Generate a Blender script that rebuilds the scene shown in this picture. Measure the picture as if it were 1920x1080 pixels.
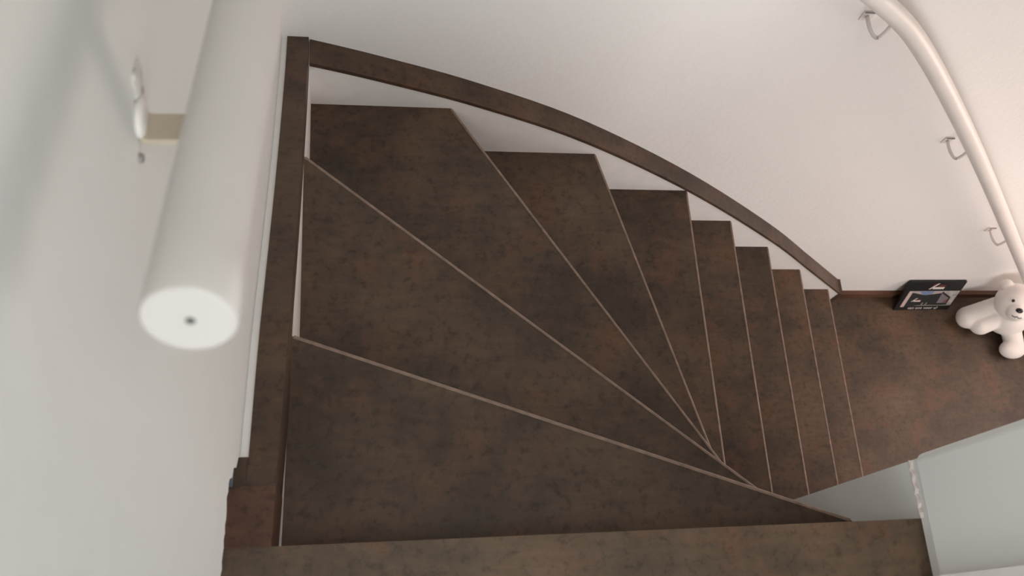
import bpy, bmesh, math, random
from mathutils import Vector, Matrix, noise
random.seed(7)
for o in list(bpy.data.objects): bpy.data.objects.remove(o)
S = bpy.context.scene
COL = S.collection

# ------------------------------------------------------------------ camera
F_PX = 1741.38
P, YW, RL = math.radians(22.7403), math.radians(-25.0453), math.radians(23.3762)
cam_d = bpy.data.cameras.new('camera'); cam = bpy.data.objects.new('camera', cam_d); COL.objects.link(cam)
cam.matrix_world = Matrix.Translation((0.099, -0.0339, 1.1924)) @ Matrix.Rotation(YW, 4, 'Z') @ Matrix.Rotation(P, 4, 'X') @ Matrix.Rotation(RL, 4, 'Z')
cam_d.sensor_width = 36.0; cam_d.lens = 36.0 * F_PX / 1920.0
cam_d.clip_start = 0.02
cam_d.dof.use_dof = True; cam_d.dof.focus_distance = 1.9; cam_d.dof.aperture_fstop = 8.0
S.camera = cam

# ------------------------------------------------------------------ world, lights, exposure
S.view_settings.view_transform = 'Standard'; S.view_settings.look = 'None'
S.view_settings.exposure = 0.1; S.view_settings.gamma = 1.0; S.view_settings.use_curve_mapping = False
W = bpy.data.worlds.new('world'); S.world = W; W.use_nodes = True
W.node_tree.nodes['Background'].inputs[0].default_value = (0.75, 0.85, 1.0, 1)
W.node_tree.nodes['Background'].inputs[1].default_value = 1.0

def area(name, loc, target, sx, sy, power, col):
    d = bpy.data.lights.new(name, 'AREA'); d.shape = 'RECTANGLE'; d.size = sx; d.size_y = sy
    d.energy = power; d.color = col
    o = bpy.data.objects.new(name, d); COL.objects.link(o); o.location = loc
    o.rotation_euler = (Vector(target) - Vector(loc)).to_track_quat('-Z', 'Y').to_euler()
    return o
# daylight through the windows: landing window behind the camera, side-room window (through the open door on the right),
# unseen lower-room window added to brighten the far wall, window at the end of the lower hall
area('landing_window_daylight', (0.41, -2.42, 1.05), (0.41, 0.0, 0.95), 0.84, 1.7, 32, (0.96, 1.0, 0.98))
area('side_room_daylight', (3.22, -0.85, 1.05), (-0.05, -0.3, 0.9), 0.9, 1.3, 6, (0.92, 1.0, 0.98))
area('lower_room_fill_light', (1.90, -1.62, -0.75), (1.5, 1.1, -0.80), 1.1, 1.2, 25, (1.0, 0.91, 0.85))
area('hall_window_daylight', (3.22, 0.62, -0.60), (1.2, 0.62, -0.8), 0.7, 1.3, 18, (1.0, 0.74, 0.62))
area('landing_fill_light', (0.42, -0.35, 2.28), (0.42, -0.35, 0.0), 0.45, 0.45, 7.5, (1.0, 0.98, 0.92))  # added overhead fill without a fixture, lifts the landing and the facing board

# ------------------------------------------------------------------ materials
def nodes(name):
    m = bpy.data.materials.new(name); m.use_nodes = True
    nt = m.node_tree; return m, nt, nt.nodes['Principled BSDF']
def N(nt, t, **kw):
    n = nt.nodes.new(t)
    for k, v in kw.items():
        if k in n.inputs.keys(): n.inputs[k].default_value = v
        else: setattr(n, k, v)
    return n
def ramp(nt, stops):
    r = nt.nodes.new('ShaderNodeValToRGB'); e = r.color_ramp.elements
    e[0].position, e[0].color = stops[0][0], (*stops[0][1], 1)
    e[1].position, e[1].color = stops[-1][0], (*stops[-1][1], 1)
    for p, c in stops[1:-1]:
        x = e.new(p); x.color = (*c, 1)
    return r
def plain(name, col, rough=0.6, metal=0.0, var=0.08, scale=20, bump=0.0, bscale=200):
    m, nt, b = nodes(name)
    tc = N(nt, 'ShaderNodeTexCoord'); no = N(nt, 'ShaderNodeTexNoise', Scale=scale, Detail=3.0)
    nt.links.new(tc.outputs['Object'], no.inputs['Vector'])
    r = ramp(nt, [(0.3, tuple(c * (1 - var) for c in col)), (0.7, tuple(min(1, c * (1 + var)) for c in col))])
    nt.links.new(no.outputs['Fac'], r.inputs[0]); nt.links.new(r.outputs[0], b.inputs['Base Color'])
    b.inputs['Roughness'].default_value = rough; b.inputs['Metallic'].default_value = metal
    if bump:
        n2 = N(nt, 'ShaderNodeTexNoise', Scale=bscale, Detail=4.0)
        nt.links.new(tc.outputs['Object'], n2.inputs['Vector'])
        bp = N(nt, 'ShaderNodeBump', Strength=bump, Distance=0.003)
        nt.links.new(n2.outputs['Fac'], bp.inputs['Height']); nt.links.new(bp.outputs[0], b.inputs['Normal'])
    return m
def plaster(name, col, bump, scale):
    m, nt, b = nodes(name)
    tc = N(nt, 'ShaderNodeTexCoord')
    n1 = N(nt, 'ShaderNodeTexNoise', Scale=2.2, Detail=3.0); nt.links.new(tc.outputs['Object'], n1.inputs['Vector'])
    r = ramp(nt, [(0.3, tuple(c * 0.97 for c in col)), (0.7, col)])
    nt.links.new(n1.outputs['Fac'], r.inputs[0]); nt.links.new(r.outputs[0], b.inputs['Base Color'])
    n2 = N(nt, 'ShaderNodeTexNoise', Scale=scale, Detail=5.0, Roughness=0.6); nt.links.new(tc.outputs['Object'], n2.inputs['Vector'])
    n3 = N(nt, 'ShaderNodeTexVoronoi', Scale=scale * 0.45); nt.links.new(tc.outputs['Object'], n3.inputs['Vector'])
    ad = N(nt, 'ShaderNodeMath', operation='ADD'); nt.links.new(n2.outputs['Fac'], ad.inputs[0]); nt.links.new(n3.outputs['Distance'], ad.inputs[1])
    bp = N(nt, 'ShaderNodeBump', Strength=bump, Distance=0.004)
    nt.links.new(ad.outputs[0], bp.inputs['Height']); nt.links.new(bp.outputs[0], b.inputs['Normal'])
    b.inputs['Roughness'].default_value = 0.85; b.inputs['Specular IOR Level'].default_value = 0.25
    return m
def rusty(name, k=1.0, red=1.0, rough=0.5):
    """dark oxidised-metal look laminate: brown base, rusty and grey clouds, dark pits and fine streaks"""
    m, nt, b = nodes(name)
    tc = N(nt, 'ShaderNodeTexCoord')
    def nz(scale, det, ro=0.55, vec=None):
        n = N(nt, 'ShaderNodeTexNoise', Scale=scale, Detail=det, Roughness=ro)
        nt.links.new(vec if vec else tc.outputs['Object'], n.inputs['Vector']); return n
    def c(r, g, bl): return (r * k * red, g * k * .92, bl * k * .78)
    big = nz(5.0, 5.0, 0.62)
    r1 = ramp(nt, [(0.30, c(.040, .028, .020)), (0.47, c(.066, .046, .034)), (0.60, c(.098, .066, .047)), (0.75, c(.120, .088, .068))])
    nt.links.new(big.outputs['Fac'], r1.inputs[0])
    rust = nz(9.0, 6.0, 0.65)
    r2 = ramp(nt, [(0.52, (0, 0, 0)), (0.70, (1, 1, 1))]); nt.links.new(rust.outputs['Fac'], r2.inputs[0])
    mx = N(nt, 'ShaderNodeMix', data_type='RGBA'); nt.links.new(r2.outputs[0], mx.inputs[0])
    nt.links.new(r1.outputs[0], mx.inputs[6]); mx.inputs[7].default_value = (*c(.115, .062, .040), 1)
    pit = nz(60.0, 5.0, 0.72)
    r3 = ramp(nt, [(0.34, (0.48, 0.46, 0.42)), (0.49, (1, 1, 1)), (0.60, (1.0, 1.0, 1.0)), (0.74, (1.45, 1.4, 1.35))]); nt.links.new(pit.outputs['Fac'], r3.inputs[0])
    m2 = N(nt, 'ShaderNodeMix', data_type='RGBA', blend_type='MULTIPLY'); m2.inputs[0].default_value = 0.8
    nt.links.new(mx.outputs[2], m2.inputs[6]); nt.links.new(r3.outputs[0], m2.inputs[7])
    mp = N(nt, 'ShaderNodeMapping'); mp.inputs['Scale'].default_value = (14, 90, 30); nt.links.new(tc.outputs['Object'], mp.inputs[0])
    st = nz(1.0, 4.0, 0.6, mp.outputs[0])
    r4 = ramp(nt, [(0.35, (0.82, 0.82, 0.82)), (0.65, (1.12, 1.12, 1.12))]); nt.links.new(st.outputs['Fac'], r4.inputs[0])
    m3 = N(nt, 'ShaderNodeMix', data_type='RGBA', blend_type='MULTIPLY'); m3.inputs[0].default_value = 0.6
    nt.links.new(m2.outputs[2], m3.inputs[6]); nt.links.new(r4.outputs[0], m3.inputs[7])
    nt.links.new(m3.outputs[2], b.inputs['Base Color'])
    b.inputs['Roughness'].default_value = rough; b.inputs['Specular IOR Level'].default_value = 0.4
    bp = N(nt, 'ShaderNodeBump', Strength=0.12, Distance=0.002)
    nt.links.new(pit.outputs['Fac'], bp.inputs['Height']); nt.links.new(bp.outputs[0], b.inputs['Normal'])
    return m
M_FAR = plaster('roughcast_white_plaster', (.89, .875, .86), 0.11, 150)
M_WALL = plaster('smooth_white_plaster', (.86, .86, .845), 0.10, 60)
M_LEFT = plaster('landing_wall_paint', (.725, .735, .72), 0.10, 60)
M_BOARD = plaster('painted_board', (.86, .875, .86), 0.06, 80)
M_PAINT = plain('white_painted_wood', (.89, .87, .85), 0.5, var=0.03)
M_CEIL = plain('ceiling_paint', (.82, .81, .79), 0.9, var=0.02)
M_STEP = rusty('rust_brown_laminate', 1.13)
M_CAP = rusty('rust_brown_trim', 0.95, 1.03)
M_RED = rusty('reddish_brown_trim', 1.1, 1.35)
M_LAND = rusty('landing_laminate', 1.30)
M_NOSE = plain('pale_worn_nosing', (.24, .165, .125), 0.45, var=0.25, scale=60)
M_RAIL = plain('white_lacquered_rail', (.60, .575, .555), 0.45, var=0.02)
M_BRK = plain('cream_bracket', (.50, .43, .34), 0.5, var=0.05)
M_BRW = plain('white_bracket', (.80, .76, .73), 0.4, var=0.03)
M_SCREW = plain('screw_metal', (.35, .34, .33), 0.4, 0.7)
M_PLUG = plain('crumbled_filler', (.55, .55, .52), 0.9, var=0.2, scale=90, bump=0.6, bscale=150)

# ------------------------------------------------------------------ helpers
def obj(name, bm, mat, parent=None, smooth=False):
    me = bpy.data.meshes.new(name)
    bmesh.ops.recalc_face_normals(bm, faces=bm.faces)
    bm.to_mesh(me); bm.free(); me.materials.append(mat)
    if smooth:
        for p in me.polygons: p.use_smooth = True
    o = bpy.data.objects.new(name, me); COL.objects.link(o)
    if parent is not None:
        o.parent = parent
        if parent.type == 'EMPTY': o.location = -parent.location       # mesh coordinates stay world coordinates
    return o
def tag(o, label, cat=None, group=None):
    o['label'] = label
    if cat: o['category'] = cat
    if group: o['group'] = group
    return o
def struct(name, bm, mat, label=None, cat=None, parent=None):
    o = obj(name, bm, mat, parent)
    o['kind'] = 'structure'
    if label: o['label'] = label
    if cat: o['category'] = cat
    return o
def thing(name, loc, label, cat):
    e = bpy.data.objects.new(name, None); e.empty_display_size = 0.1; COL.objects.link(e)
    e.location = loc; return tag(e, label, cat)
def box(bm, x0, x1, y0, y1, z0, z1):
    vs = [bm.verts.new((x, y, z)) for z in (z0, z1) for x, y in ((x0, y0), (x1, y0), (x1, y1), (x0, y1))]
    for f in ((0, 3, 2, 1), (4, 5, 6, 7), (0, 1, 5, 4), (1, 2, 6, 5), (2, 3, 7, 6), (3, 0, 4, 7)):
        bm.faces.new([vs[i] for i in f])
    return bm
def bx(*a): return box(bmesh.new(), *a)
def prism(pts, off, bm=None):
    """closed polygon of 3D points extruded by the vector off"""
    bm = bm or bmesh.new(); off = Vector(off)
    a = [bm.verts.new(p) for p in pts]; b = [bm.verts.new(Vector(p) + off) for p in pts]
    bm.faces.new(a); bm.faces.new(b[::-1]); n = len(a)
    for i in range(n): bm.faces.new([a[i], a[(i + 1) % n], b[(i + 1) % n], b[i]])
    return bm
def bevel(bm, w, seg=2, ang=0.5):
    es = [e for e in bm.edges if len(e.link_faces) == 2 and e.calc_face_angle(0) > ang]
    bmesh.ops.bevel(bm, geom=es, offset=w, segments=seg, affect='EDGES', profile=0.5); return bm
def loft(rings, bm=None, caps=True):
    bm = bm or bmesh.new(); R = [[bm.verts.new(p) for p in r] for r in rings]; n = len(R[0])
    for a, b in zip(R, R[1:]):
        for i in range(n): bm.faces.new([a[i], a[(i + 1) % n], b[(i + 1) % n], b[i]])
    if caps: bm.faces.new(R[0][::-1]); bm.faces.new(R[-1])
    return bm
def catmull(pts, per=8):
    pts = [Vector(p) for p in pts]; out = []
    for i in range(len(pts) - 1):
        p1, p2 = pts[i], pts[i + 1]
        p0 = pts[i - 1] if i else p1 * 2 - p2
        p3 = pts[i + 2] if i + 2 < len(pts) else p2 * 2 - p1
        for k in range(per):
            t = k / per
            out.append(0.5 * ((2 * p1) + (p2 - p0) * t + (2 * p0 - 5 * p1 + 4 * p2 - p3) * t * t + (3 * p1 - p0 - 3 * p2 + p3) * t ** 3))
    out.append(pts[-1]); return out
def tube(path, r, n=28, bm=None, round_end=0.0):
    path = [Vector(p) for p in path]; rings = []
    up = Vector((0, 0, 1))
    for i, p in enumerate(path):
        t = (path[min(i + 1, len(path) - 1)] - path[max(i - 1, 0)]).normalized()
        u = up if abs(t.z) < 0.95 else Vector((1, 0, 0))
        s = t.cross(u).normalized(); w = s.cross(t)
        rr = r[i] if isinstance(r, (list, tuple)) else r
        rings.append([p + (s * math.cos(a) + w * math.sin(a)) * rr for a in (2 * math.pi * k / n for k in range(n))])
    return loft(rings, bm)

# ------------------------------------------------------------------ dimensions of the stair
H = 0.185; D = 1.0481; YW_FAR = 1.10; XL = -0.050; ZF = -10 * H; CEIL = 2.3
XI, YI = 0.856, 0.162
EDGE = {0: ((-0.07, .0839), (.866, .0839)), 1: ((0, .4108), (XI, .1035)), 2: ((0, .8205), (XI, .130)),
        3: ((.2979, D), (.871, YI)), 4: ((.6654, D), (.905, YI)), 5: ((.9615, D), (.9645, YI)),
        6: ((1.1579, D), (1.1579, YI)), 7: ((1.3509, D), (1.3509, YI)), 8: ((1.5439, D), (1.5439, YI)), 9: ((1.7369, D), (1.7369, YI))}

# ------------------------------------------------------------------ structure: floors, walls, ceilings
fl = bmesh.new(); box(fl, XI, 3.2, -1.6, YW_FAR + .02, ZF - .1, ZF)
struct('floor_lower', fl, M_STEP, 'dark rust brown floor of the lower hall at the foot of the stairs', 'floor')
fu = bx(-.08, .866, -2.4, .0839, -.028, 0.0); bevel(fu, .0025)
struct('floor_upper', fu, M_LAND, 'brown laminate landing floor ending in a straight edge above the winders', 'floor')
struct('floor_slab', bx(-.08, .856, -2.4, .05, -.25, -.0285), M_PAINT, 'white painted floor slab under the upper landing', 'floor')

# cap line of the stringer on the left wall: (y, z)
CAPL = [(.0835, .006), (.150, -.016), (.217, -.040), (.384, -.100), (.572, -.190), (.771, -.280), (.981, -.360), (1.10, -.392)]
capl = catmull([(0, y, z) for y, z in CAPL], 6)
def zl(y):
    for a, b in zip(capl, capl[1:]):
        if a.y <= y <= b.y: return a.z + (b.z - a.z) * (y - a.y) / (b.y - a.y)
    return capl[-1].z if y > 1 else capl[0].z
# left wall: plaster slab whose lower edge is roughly cut along the stringer and the landing
prof = [(XL, -2.5, CEIL), (XL, -2.5, -.02), (XL, 0.02, -.02), (XL, 0.021, .095)]
ys = [0.03 + i * .008 for i in range(16)]
for i, y in enumerate(ys): prof.append((XL, y, .092 - (y - .02) * .24 + random.uniform(-.006, .006)))
prof += [(XL, .158, .052), (XL, .163, .03), (XL, .178, .018), (XL, .181, -.004), (XL, .197, -.022), (XL, .204, -.055)]
prof += [(XL, y, zl(y) - .012) for y in [.23 + i * .04 for i in range(22)]]
prof += [(XL, 1.12, -.5), (XL, 1.12, CEIL)]
wl = prism(prof, (-.028, 0, 0))
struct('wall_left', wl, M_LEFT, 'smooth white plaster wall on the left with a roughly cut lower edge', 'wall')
struct('wall_left_backing', bx(-.2, -.079, -2.5, 1.2, ZF, CEIL), M_WALL, 'white masonry behind the left plaster wall', 'wall')
struct('wall_far', bx(-.2, 3.3, YW_FAR, YW_FAR + .12, ZF - .1, CEIL), M_FAR, 'white roughcast wall behind the curved stair string', 'wall')
# spine wall between landing and lower flight
sp = bmesh.new()                       # post at the wall end, sloping string wall under the flight, header over the opening added for the lower-room fill light
box(sp, XI, .96, YI - .10, YI, ZF, CEIL); box(sp, .96, 3.05, YI - .10, YI, -.13, CEIL); box(sp, 3.05, 3.3, YI - .10, YI, ZF, CEIL)
prism([(.96, YI - .10, ZF), (1.80, YI - .10, ZF), (1.80, YI - .10, -1.60), (.96, YI - .10, -.80)], (0, .0995, 0), sp)
struct('wall_spine', sp, M_WALL, 'white inner wall around which the stairs wind', 'wall')
wr = bmesh.new()
box(wr, XI, XI + .10, -.09, YI - .10, ZF, CEIL); box(wr, XI, XI + .10, -2.5, -.95, ZF, CEIL)
box(wr, XI, XI + .10, -.95, -.09, ZF, -.001); box(wr, XI, XI + .10, -.95, -.09, 2.05, CEIL)
struct('wall_right', wr, M_WALL, 'white wall with a door opening along the right side of the landing', 'wall')
struct('floor_side_room', bx(XI + .1, 3.3, -1.6, YI - .1, -.13, 0.0), M_LAND, 'brown floor of the room beside the landing', 'floor')
rw = bmesh.new()
box(rw, XI + .1, 1.35, -1.7, -1.6, ZF, CEIL); box(rw, 2.45, 3.3, -1.7, -1.6, ZF, CEIL); box(rw, 1.35, 2.45, -1.7, -1.6, ZF, -1.35); box(rw, 1.35, 2.45, -1.7, -1.6, -.15, CEIL)
struct('wall_rooms_back', rw, M_WALL, 'white back wall of the rooms beside the stairwell', 'wall')
# facing board above landing level on the wall end, rounded arris, slightly proud
pts = []
for a in range(7):
    t = math.pi / 2 * a / 6
    pts.append((.848 + .012 - .012 * math.sin(t), YI + .0045 - .012 + .012 * math.cos(t), .030))
pts += [(.848, .008, .030), (XI + .001, .008, .030), (XI + .001, YI + .0045, .030)]
pb = prism(pts, (0, 0, CEIL - .03))
struct('wall_end_board', pb, M_BOARD, 'pale grey facing board with rounded edge on the right wall end', 'wall')
pl = bmesh.new()
path = [(.8557, .084 + i * .0065, .004 + .002 * math.sin(i * 2.3)) for i in range(13)]
tube(path, [.0026 + .0015 * abs(math.sin(i * 1.7)) for i in range(13)], 8, pl)
struct('trim_1', pl, plain('pinkish_plaster_edge', (.80, .71, .67), .9, var=.12, scale=80), 'ragged pinkish plaster edge under the grey facing board', 'trim')
dt = bx(.838, XI, -.088, .0075, .001, 2.05); bevel(dt, .003)
struct('trim_2', dt, M_PAINT, 'white door casing beside the grey facing board', 'trim')
struct('ceiling', bx(-.2, 3.3, -2.5, 1.2, CEIL, CEIL + .1), M_CEIL, 'white ceiling above the stairwell', 'ceiling')
# end walls
bw = bmesh.new()
box(bw, -.2, .956, -2.5, -2.4, -.25, .18); box(bw, -.2, .956, -2.5, -2.4, 1.92, CEIL); box(bw, -.2, -.02, -2.5, -2.4, .18, 1.92); box(bw, .84, .956, -2.5, -2.4, .18, 1.92)
struct('wall_back', bw, M_WALL, 'white end wall of the landing with a window', 'wall')
he = bmesh.new()
for y0, y1, z0, z1 in ((-1.6, -1.30, ZF - .1, CEIL), (-1.30, -.40, ZF - .1, .40), (-1.30, -.40, 1.70, CEIL), (-.40, .27, ZF - .1, CEIL), (.27, .97, ZF - .1, -1.25), (.27, .97, .05, CEIL), (.97, 1.2, ZF - .1, CEIL)):
    box(he, 3.2, 3.3, y0, y1, z0, z1)
struct('wall_hall_end', he, M_WALL, 'white end wall of the lower hall with windows', 'wall')
def frame(name, label, axis, c, a0, a1, z0, z1, e=.035):
    w = thing(name, ((a0 + a1) / 2, c, z0) if axis == 'y' else (c, (a0 + a1) / 2, z0), label, 'window'); w['kind'] = 'structure'
    f = bmesh.new()
    for p0, p1, q0, q1 in ((a0, a1, z0, z0 + e), (a0, a1, z1 - e, z1), (a0, a0 + e, z0 + e, z1 - e), (a1 - e, a1, z0 + e, z1 - e)):
        if axis == 'y': box(f, p0, p1, c - .02, c + .02, q0, q1)
        else: box(f, c - .02, c + .02, p0, p1, q0, q1)
    obj('window_frame', f, M_PAINT, w)
frame('window_2', 'white framed window at the end of the lower hall', 'x', 3.19, .27, .97, -1.25, .05)
frame('window_3', 'white framed window added for the unseen fill light beside the stairs', 'y', -1.59, 1.35, 2.45, -1.35, -.15)  # unseen window, added to frame the far-wall fill light
frame('window_4', 'white framed window of the room beside the landing', 'x', 3.19, -1.30, -.40, .40, 1.70)
w1 = thing('window_1', (.41, -2.39, .18), 'white framed landing window behind the viewer', 'window'); w1['kind'] = 'structure'
f = bmesh.new()
box(f, -.02, .84, -2.41, -2.37, .18, .22); box(f, -.02, .84, -2.41, -2.37, 1.88, 1.92); box(f, -.02, .02, -2.41, -2.37, .22, 1.88); box(f, .80, .84, -2.41, -2.37, .22, 1.88)
obj('window_frame', f, M_PAINT, w1)
bb = bx(1.802, 3.2, YW_FAR - .016, YW_FAR, ZF, ZF + .034); bevel(bb, .002)
struct('baseboard_far', bb, M_RED, 'low rust brown skirting along the far wall of the lower hall', 'skirting')

# ------------------------------------------------------------------ staircase
st = thing('staircase', (0.5, 0.6, ZF), 'dark rust brown winder staircase turning right down to the hall', 'staircase')
def off_edge(k, d):
    (ax, ay), (bx_, by) = EDGE[k]; v = Vector((bx_ - ax, by - ay)).normalized(); n = Vector((v.y, -v.x))
    # n points backwards (towards the upper side)
    back = Vector((-1, -1)) if k < 6 else Vector((-1, 0))
    if n.dot(back) < 0: n = -n
    return (Vector((ax, ay)) + n * d, Vector((bx_, by)) + n * d)
TH = .026
for k in range(1, 10):
    o, i = EDGE[k]; o2, i2 = off_edge(k - 1, .035) if k > 1 else (Vector((0, .05)), Vector((XI, .05)))
    poly = [Vector(o), Vector(i)]
    if k == 3: poly += [Vector((XI, YI))]
    o2 = Vector((max(o2.x, 0), min(o2.y, D))); i2 = Vector((i2.x, i2.y))
    if k <= 3: i2.x = min(i2.x, XI); o2.x = 0 if k > 1 else -.0065
    else: i2.y = YI; o2.y = D
    if k == 4: i2 = Vector((XI + .001, YI))
    poly += [i2, o2]
    if k == 3: poly += [Vector((0, D))]
    z = -k * H
    bm = prism([(p.x, p.y, z) for p in poly], (0, 0, -TH)); bevel(bm, .0015, 1)
    t = obj('tread', bm, M_STEP, st)
    # worn pale nosing line: rounded strip along the front edge
    a, b = Vector((*o, z - .0035)), Vector((*i, z - .0035)); v = (b - a).normalized(); n = Vector((-v.y, v.x, 0))
    back = off_edge(k, 1)[0] - Vector(o)
    if n.x * back.x + n.y * back.y > 0: n = -n
    a += v * .003; b -= v * .003
    sec = [(-.003, .0041), (.0005, .0041), (.0022, .0030), (.0030, .001), (.0030, -.018), (-.003, -.018)]
    nb = loft([[p + n * s[0] + Vector((0, 0, s[1])) for s in sec] for p in (a, b)])
    obj('nosing', nb, M_NOSE, t)
# risers
for k in range(0, 10):
    o, i = off_edge(k, .012); o = Vector((max(o.x, 0), min(o.y, D)))
    if k == 0: o, i = Vector((0, .07)), Vector((XI, .07))
    if k in (4, 5): i.y = YI + .003
    v = (i - o).normalized(); n = off_edge(k, 1)[0] - off_edge(k, 0)[0]; n = Vector((n.x, n.y)).normalized() * .012
    zt = -k * H - (TH if k else .028); zb = -(k + 1) * H
    bm = prism([(o.x, o.y, zt), (i.x, i.y, zt), (i.x + n.x, i.y + n.y, zt), (o.x + n.x, o.y + n.y, zt)], (0, 0, zb - zt))
    obj('riser', bm, M_STEP, st)
# left stringer: white board with a brown capping
CT = .050
pl_ = [p for p in capl]
def xf(y): return -.0065 * max(0, min(1, (.41 - y) / .32))          # the string board drifts slightly outwards at the landing
def ct(y): return .11 if y < .30 else .11 - .06 * min(1, (y - .30) / .12)
bm = bmesh.new(); prev = None
loft([[(xf(p.y), p.y, p.z - ct(p.y) + .001), (XL, p.y, p.z - ct(p.y) + .001), (XL, p.y, min(p.z - ct(p.y) - .01, -.25) if p.y < .3 else ZF), (xf(p.y), p.y, min(p.z - ct(p.y) - .01, -.25) if p.y < .3 else ZF)] for p in pl_], bm)
sl = obj('stringer', bm, M_PAINT, st); tag(sl, 'white string board against the left wall')
def band(pts, w0, w1, axis, thick):
    """capping: band of width w0..w1 (along axis) following pts, thick in z"""
    rings = []
    for p in pts:
        q = []
        th = thick(p.y) if callable(thick) else thick
        for w, dz in ((w0, 0), (w1, 0), (w1, -th), (w0, -th)):
            if axis == 'x' and w > -.01: w += xf(p.y)
            q.append((w, p.y, p.z + dz) if axis == 'x' else (p.x, w, p.z + dz))
        rings.append(q)
    return loft(rings)
y1 = [p for p in pl_ if p.y >= .158]
cl = band(y1, -.039, .002, 'x', ct); bevel(cl, .0015, 1, .9)
tag(obj('stringer_cap', cl, M_CAP, sl), 'brown capping strip along the left wall')
fs = band([p - Vector((0, 0, .005)) for p in pl_ if p.y > .19], XL - .002, -.039, 'x', .025)
tag(obj('filler_strip', fs, M_PAINT, sl), 'narrow white filler between capping and wall')
y2 = [p for p in pl_ if p.y <= .160]
eb = band(y2, -.078, .0025, 'x', .112); bevel(eb, .0015, 1, .9)
tag(obj('cap_end_piece', eb, M_RED, sl), 'reddish brown end piece of the capping at the landing')
eb2 = band([p - Vector((0, 0, .002)) for p in pl_ if .145 <= p.y <= .205], -.056, -.038, 'x', CT)
tag(obj('cap_offcut', eb2, M_CAP, sl), 'small brown offcut beside the capping')
# far stringer
CAPF = [(-.04, -.390), (.004, -.399), (.151, -.449), (.36, -.533), (.63, -.674), (.98, -.925), (1.346, -1.242), (1.58, -1.475), (1.800, -1.697)]
capf = catmull([(x, 0, z) for x, z in CAPF], 6)
face = [(p.x, D, p.z - .0105) for p in capf] + [(1.800, D, ZF), (-.04, D, ZF)]
sf = obj('stringer', prism(face, (0, YW_FAR - D, 0)), M_PAINT, st); tag(sf, 'white curved string board along the far wall')
cf = band([p for p in capf if p.x > -.001], D - .004, YW_FAR, 'y', .011); bevel(cf, .0015, 1, .9)
tag(obj('stringer_cap', cf, M_CAP, sf), 'curved brown capping strip on the far string board')
ce = bx(1.800, 1.812, D - .004, YW_FAR, ZF, -1.700); bevel(ce, .0015, 1)
tag(obj('cap_end_piece', ce, M_CAP, sf), 'upright brown strip closing the lower end of the string board')

# ------------------------------------------------------------------ handrails
def bar(path, hw, ht, side, bm=None):
    """flat bar along path: half width hw along 'side', half thickness ht"""
    side = Vector(side); rings = []; path = [Vector(p) for p in path]
    for i, p in enumerate(path):
        t = (path[min(i + 1, len(path) - 1)] - path[max(i - 1, 0)]).normalized(); n = t.cross(side).normalized()
        rings.append([p + side * hw + n * ht, p + side * hw - n * ht, p - side * hw - n * ht, p - side * hw + n * ht])
    return loft(rings, bm)
def disc(c, nrm, r, th, n=24):
    bm = bmesh.new(); nrm = Vector(nrm).normalized(); c = Vector(c)
    s = nrm.orthogonal().normalized(); w = nrm.cross(s)
    return loft([[c + nrm * h + (s * math.cos(a) + w * math.sin(a)) * rr for a in (2 * math.pi * k / n for k in range(n))]
                 for h, rr in ((0, r), (th * .6, r), (th, r * .75))], bm)
# near rail on the left wall
A = Vector((.027, .101, .797)); B = Vector((.033, .344, .700)); u = (B - A) / (B.y - A.y)
hr = thing('handrail', (XL, .30, .6), 'thick white round handrail on the left wall, its cut end facing up', 'handrail')
R1 = .021
pth = [A + u * (s * .85 / 30) for s in range(31)]
rail = tube([A - u.normalized() * 0] + [A + u.normalized() * .0015] + pth[1:], [R1 - .0015, R1] + [R1] * 30, 40)
ro = obj('rail', rail, M_RAIL, hr, True)
for p in ro.data.polygons:
    if len(p.vertices) > 10: p.use_smooth = False
tag(obj('center_hole', disc(A + u.normalized() * .0002 + Vector((.0008, 0, 0)), -u, .0022, .0007, 16), plain('dark_hole', (.08, .08, .075), .8), ro), 'small drilled dot in the rail end')
def left_bracket(y):
    k = A + u * (y - A.y)
    b = obj('bracket', bar(catmull([(XL + .002, y + .002, k.z - .115), (XL + .012, y + .002, k.z - .118), (k.x - .012, y + .002, k.z - .112), (k.x, y, k.z - .095), (k.x, y, k.z - .015)], 4), .0125, .0025, (0, .97, -.24)), M_BRK, hr)
    obj('wall_plate', disc((XL, y + .004, k.z - .108), (1, 0, 0), .014, .005), M_BRW, b, True)
    for dy, dz in ((.022, .008), (-.020, -.012)):
        obj('screw', disc((XL + .0002, y + dy, k.z - .108 + dz), (1, 0, 0), .0035, .003, 12), M_SCREW, b)
    bm = bmesh.new(); bmesh.ops.create_icosphere(bm, subdivisions=3, radius=.012)
    for v in bm.verts:
        v.co *= 1 + .5 * noise.noise(v.co * 120)
        v.co = Vector((v.co.x * .3 + XL, v.co.y * 1.1 + y + .024, v.co.z * .9 + k.z - .092))
    obj('filler', bm, M_PLUG, b, True)
left_bracket(.309); left_bracket(.82)
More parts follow.
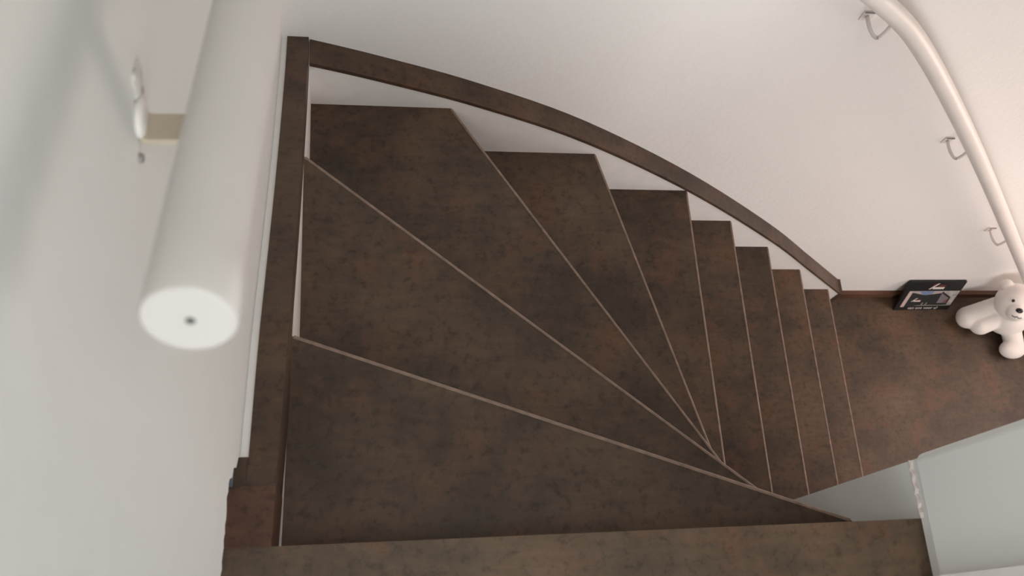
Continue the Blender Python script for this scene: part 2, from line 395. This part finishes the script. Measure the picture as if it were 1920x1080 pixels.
# lower rail on the far wall
RP = [(.55, .015), (.80, -.005), (.95, -.052), (1.075, -.125), (1.214, -.235), (1.445, -.466), (1.752, -.792), (2.248, -1.334), (2.46, -1.568)]
RY = 1.04
rp = catmull([(x, RY, z) for x, z in RP], 8)
M_RAIL2 = plain('white_rail_paint', (.80, .76, .73), 0.4, var=0.02)
hf = thing('handrail', (1.6, YW_FAR, -.7), 'long white curved handrail fixed along the far wall above the string', 'handrail')
rf = obj('rail', tube(rp, .0205, 32), M_RAIL2, hf, True)
def railz(x):
    for a, b in zip(rp, rp[1:]):
        if a.x <= x <= b.x: return a.z + (b.z - a.z) * (x - a.x) / (b.x - a.x)
for x in (1.115, 1.60, 2.10):
    z = railz(x)
    b = obj('bracket', tube(catmull([(x, YW_FAR - .003, z - .082), (x + .004, RY + .030, z - .088), (x + .008, RY + .004, z - .080), (x + .012, RY, z - .055), (x + .012, RY, z - .018)], 5), .0042, 12), M_BRW, hf, True)
    obj('wall_plate', bx(x - .012, x + .012, YW_FAR - .003, YW_FAR, z - .096, z - .068), M_BRW, b)
    sb = bx(x - .011, x + .012, YW_FAR - .0055, YW_FAR - .003, z - .0705, z - .0675); obj('screw_slot', sb, M_SCREW, b)

# ------------------------------------------------------------------ gift box leaning on the far wall
gb = thing('gift_box', (2.205, 1.06, ZF), 'black printed gift box leaning against the far wall on the hall floor', 'box')
BW, BH, BT = .226, .160, .010
o0 = Vector((2.092, 1.033, ZF + .001)); ux = Vector((1, .012, 0)).normalized(); uz = Vector((-.02, .345, .94)).normalized(); un = ux.cross(uz).normalized()  # un points to the viewer (-y)
if un.y > 0: un = -un
def B3(u_, v_, w_=0): return o0 + ux * (u_ * BW) + uz * (v_ * BH) + un * w_
m_black = plain('black_card', (.006, .0065, .006), .5, var=.1)
bodyb = prism([B3(0, 0), B3(1, 0), B3(1, 1), B3(0, 1)], -un * BT); bevel(bodyb, .001, 1)
obj('box_body', bodyb, m_black, gb)
def ink(name, pts, col, lvl=1, label=None, rough=.45):
    bm = prism([B3(a, b, .0001) for a, b in pts], un * (.0002 * lvl))
    o = obj(name, bm, col if not isinstance(col, tuple) else plain('ink_' + name, col, rough, var=.06, scale=120), gb)
    if label: o['label'] = label
    return o
ink('printed_picture', [(.075, .13), (.985, .13), (.985, .69), (.075, .69)], (.022, .024, .025), 1, 'printed house picture')
ink('printed_cloud', [(.70, .685), (.985, .685), (.985, .17), (.90, .20), (.89, .30), (.86, .47), (.72, .62)], plain('ink_cloud', (.42, .41, .39), .5, var=.35, scale=70), 2)
ink('printed_sky', [(.145, .685), (.70, .685), (.68, .61), (.55, .575), (.40, .545), (.30, .575), (.145, .635)], (.40, .36, .36), 2)
ink('printed_sky_patch', [(.27, .68), (.53, .68), (.50, .575), (.40, .555), (.33, .575)], (.16, .23, .38), 3)
ink('printed_border', [(.078, .12), (.145, .12), (.145, .685), (.078, .685)], (.55, .43, .41), 3)
ink('printed_gable', [(.69, .585), (.72, .59), (.855, .455), (.875, .25), (.70, .25)], (.20, .19, .21), 3)
ink('printed_roof_edge', [(.70, .60), (.725, .62), (.885, .465), (.895, .26), (.87, .26), (.855, .44), (.715, .575)], (.035, .012, .014), 4)
ink('printed_red_patch', [(.80, .27), (.87, .27), (.86, .40), (.82, .36)], (.22, .09, .09), 5)
ink('printed_lawn', [(.33, .155), (.97, .155), (.97, .20), (.80, .175), (.50, .185), (.33, .165)], (.26, .25, .20), 3)
for a in (.43, .50): ink('printed_figure', [(a, .19), (a + .018, .19), (a + .03, .26), (a + .015, .27)], (.33, .33, .32), 4)
white = plain('ink_white', (.80, .76, .74), .5, var=.03); red = plain('ink_dark_red', (.13, .03, .035), .5, var=.1)
def logo(cu, cv, s):
    ink('logo_slash', [(cu - .11 * s, cv - .10 * s), (cu - .085 * s, cv - .10 * s), (cu + .035 * s, cv + .10 * s), (cu + .005 * s, cv + .10 * s)], white, 5)
    for i in range(6):      # illegible small white lettering under the roof mark
        a = cu - .045 * s + i * .034 * s
        ink('logo_letter', [(a, cv - .095 * s), (a + .027 * s, cv - .095 * s), (a + .033 * s, cv - .03 * s), (a + .006 * s, cv - .03 * s)], white, 5)
    ink('logo_roof', [(cu + .02 * s, cv - .015 * s), (cu + .165 * s, cv - .015 * s), (cu + .165 * s, cv + .03 * s), (cu + .06 * s, cv + .06 * s)], red, 5)
    ink('logo_roof', [(cu - .08 * s, cv + .02 * s), (cu - .055 * s, cv + .03 * s), (cu - .02 * s, cv + .11 * s), (cu - .06 * s, cv + .10 * s)], red, 5)
logo(.50, .85, 1.0); logo(.285, .37, .62)
fc = bpy.data.curves.new('slogan', 'FONT'); fc.body = 'van ons voor u!'; fc.size = .0195; fc.extrude = .0002
tmp = bpy.data.objects.new('slogan_tmp', fc); COL.objects.link(tmp); bpy.context.view_layer.update()
me = bpy.data.meshes.new_from_object(tmp.evaluated_get(bpy.context.evaluated_depsgraph_get())); bpy.data.objects.remove(tmp)
xs = [v.co.x for v in me.vertices]; sc = .54 * BW / (max(xs) - min(xs))
for v in me.vertices:
    x, y, z = v.co; v.co = B3(.235, .038) + ux * ((x - min(xs)) * sc) + uz * (y * 1.0) + un * (.0006 + z)
me.materials.append(white)
so = bpy.data.objects.new('slogan_text', me); COL.objects.link(so); so.parent = gb; so.location = -gb.location
so['label'] = 'white slogan line along the lower edge'

# ------------------------------------------------------------------ plush bear
tb = thing('plush_bear', (2.47, .97, ZF), 'white plush polar bear sitting in the hall by the far wall', 'toy')
m_fur, nt, b = nodes('white_plush')
tc = N(nt, 'ShaderNodeTexCoord'); nn = N(nt, 'ShaderNodeTexNoise', Scale=260.0, Detail=3.0); nt.links.new(tc.outputs['Object'], nn.inputs['Vector'])
bp = N(nt, 'ShaderNodeBump', Strength=.25, Distance=.002); nt.links.new(nn.outputs['Fac'], bp.inputs['Height']); nt.links.new(bp.outputs[0], b.inputs['Normal'])
b.inputs['Base Color'].default_value = (.90, .86, .83, 1); b.inputs['Roughness'].default_value = .95
b.inputs['Sheen Weight'].default_value = .3
bm = bmesh.new()
def blob(c, r, rot=None):
    ret = bmesh.ops.create_uvsphere(bm, u_segments=28, v_segments=18, radius=1.0)
    m = Matrix.Translation(c) @ (rot or Matrix.Identity(4)) @ Matrix.Diagonal((*(r if isinstance(r, tuple) else (r, r, r)), 1))
    bmesh.ops.transform(bm, matrix=m, verts=ret['verts'])
def limb(a, b_, ra, rb, n=7):
    a, b_ = Vector(a), Vector(b_)
    for i in range(n):
        t = i / (n - 1); blob(a.lerp(b_, t), ra + (rb - ra) * t)
HEAD = Vector((2.462, .998, -1.665)); face = Vector((-.44, -.58, .70)).normalized()   # face turned up towards the stairs
fx = Vector((.93, -.30, .12)); fx = (fx - face * fx.dot(face)).normalized(); fy = face.cross(fx)   # fx: towards the other eye; fy: up on the face
if fy.z < 0 and fy.y < 0: fy = -fy
blob((2.500, .982, -1.765), (.078, .074, .083))
blob(HEAD, .070)
blob(HEAD + face * .050 - fy * .018, .036)
for s in (-1, 1): blob(HEAD + fx * (s * .048) + fy * .050 - face * .004, .023)
limb((2.450, 1.010, -1.745), (2.362, .988, -1.806), .038, .042)
limb((2.455, .975, -1.755), (2.398, .957, -1.793), .038, .040)
limb((2.565, .985, -1.745), (2.640, .950, -1.795), .042, .045)
limb((2.520, .935, -1.795), (2.528, .880, -1.808), .036, .034)
blob((2.520, .864, -1.813), (.050, .036, .036))
me = bpy.data.meshes.new('body'); bm.to_mesh(me); bm.free()
tmp = bpy.data.objects.new('bear_tmp', me); COL.objects.link(tmp)
rm = tmp.modifiers.new('r', 'REMESH'); rm.mode = 'VOXEL'; rm.voxel_size = .004
sm = tmp.modifiers.new('s', 'SMOOTH'); sm.factor = .5; sm.iterations = 3
bpy.context.view_layer.update()
me2 = bpy.data.meshes.new_from_object(tmp.evaluated_get(bpy.context.evaluated_depsgraph_get())); bpy.data.objects.remove(tmp)
me2.name = 'body'; me2.materials.clear(); me2.materials.append(m_fur)
for p in me2.polygons: p.use_smooth = True
bo = bpy.data.objects.new('body', me2); COL.objects.link(bo); bo.parent = tb; bo.location = -tb.location
m_blk = plain('black_bead', (.01, .009, .008), .25)
def ell(name, c, r, parent, mat):
    bm = bmesh.new(); bmesh.ops.create_uvsphere(bm, u_segments=20, v_segments=12, radius=1.0)
    fr = Matrix((( fx.x, fy.x, face.x, 0), (fx.y, fy.y, face.y, 0), (fx.z, fy.z, face.z, 0), (0, 0, 0, 1)))
    bmesh.ops.transform(bm, matrix=Matrix.Translation(c) @ fr @ Matrix.Diagonal((*r, 1)), verts=bm.verts)
    return obj(name, bm, mat, parent, True)
for s in (-1, 1): ell('eye', HEAD + fx * (s * .026) + fy * .018 + face * .0625, (.0055, .006, .004), tb, m_blk)
ell('nose', HEAD + face * .082 - fy * .006, (.0125, .0095, .008), tb, m_blk)
mo = catmull([HEAD + face * .0805 - fy * .030 - fx * .017, HEAD + face * .0835 - fy * .0335 - fx * .007, HEAD + face * .0845 - fy * .029, HEAD + face * .0835 - fy * .0335 + fx * .007, HEAD + face * .0805 - fy * .030 + fx * .017], 4)
obj('mouth', tube(mo, .0013, 8), m_blk, tb, True)
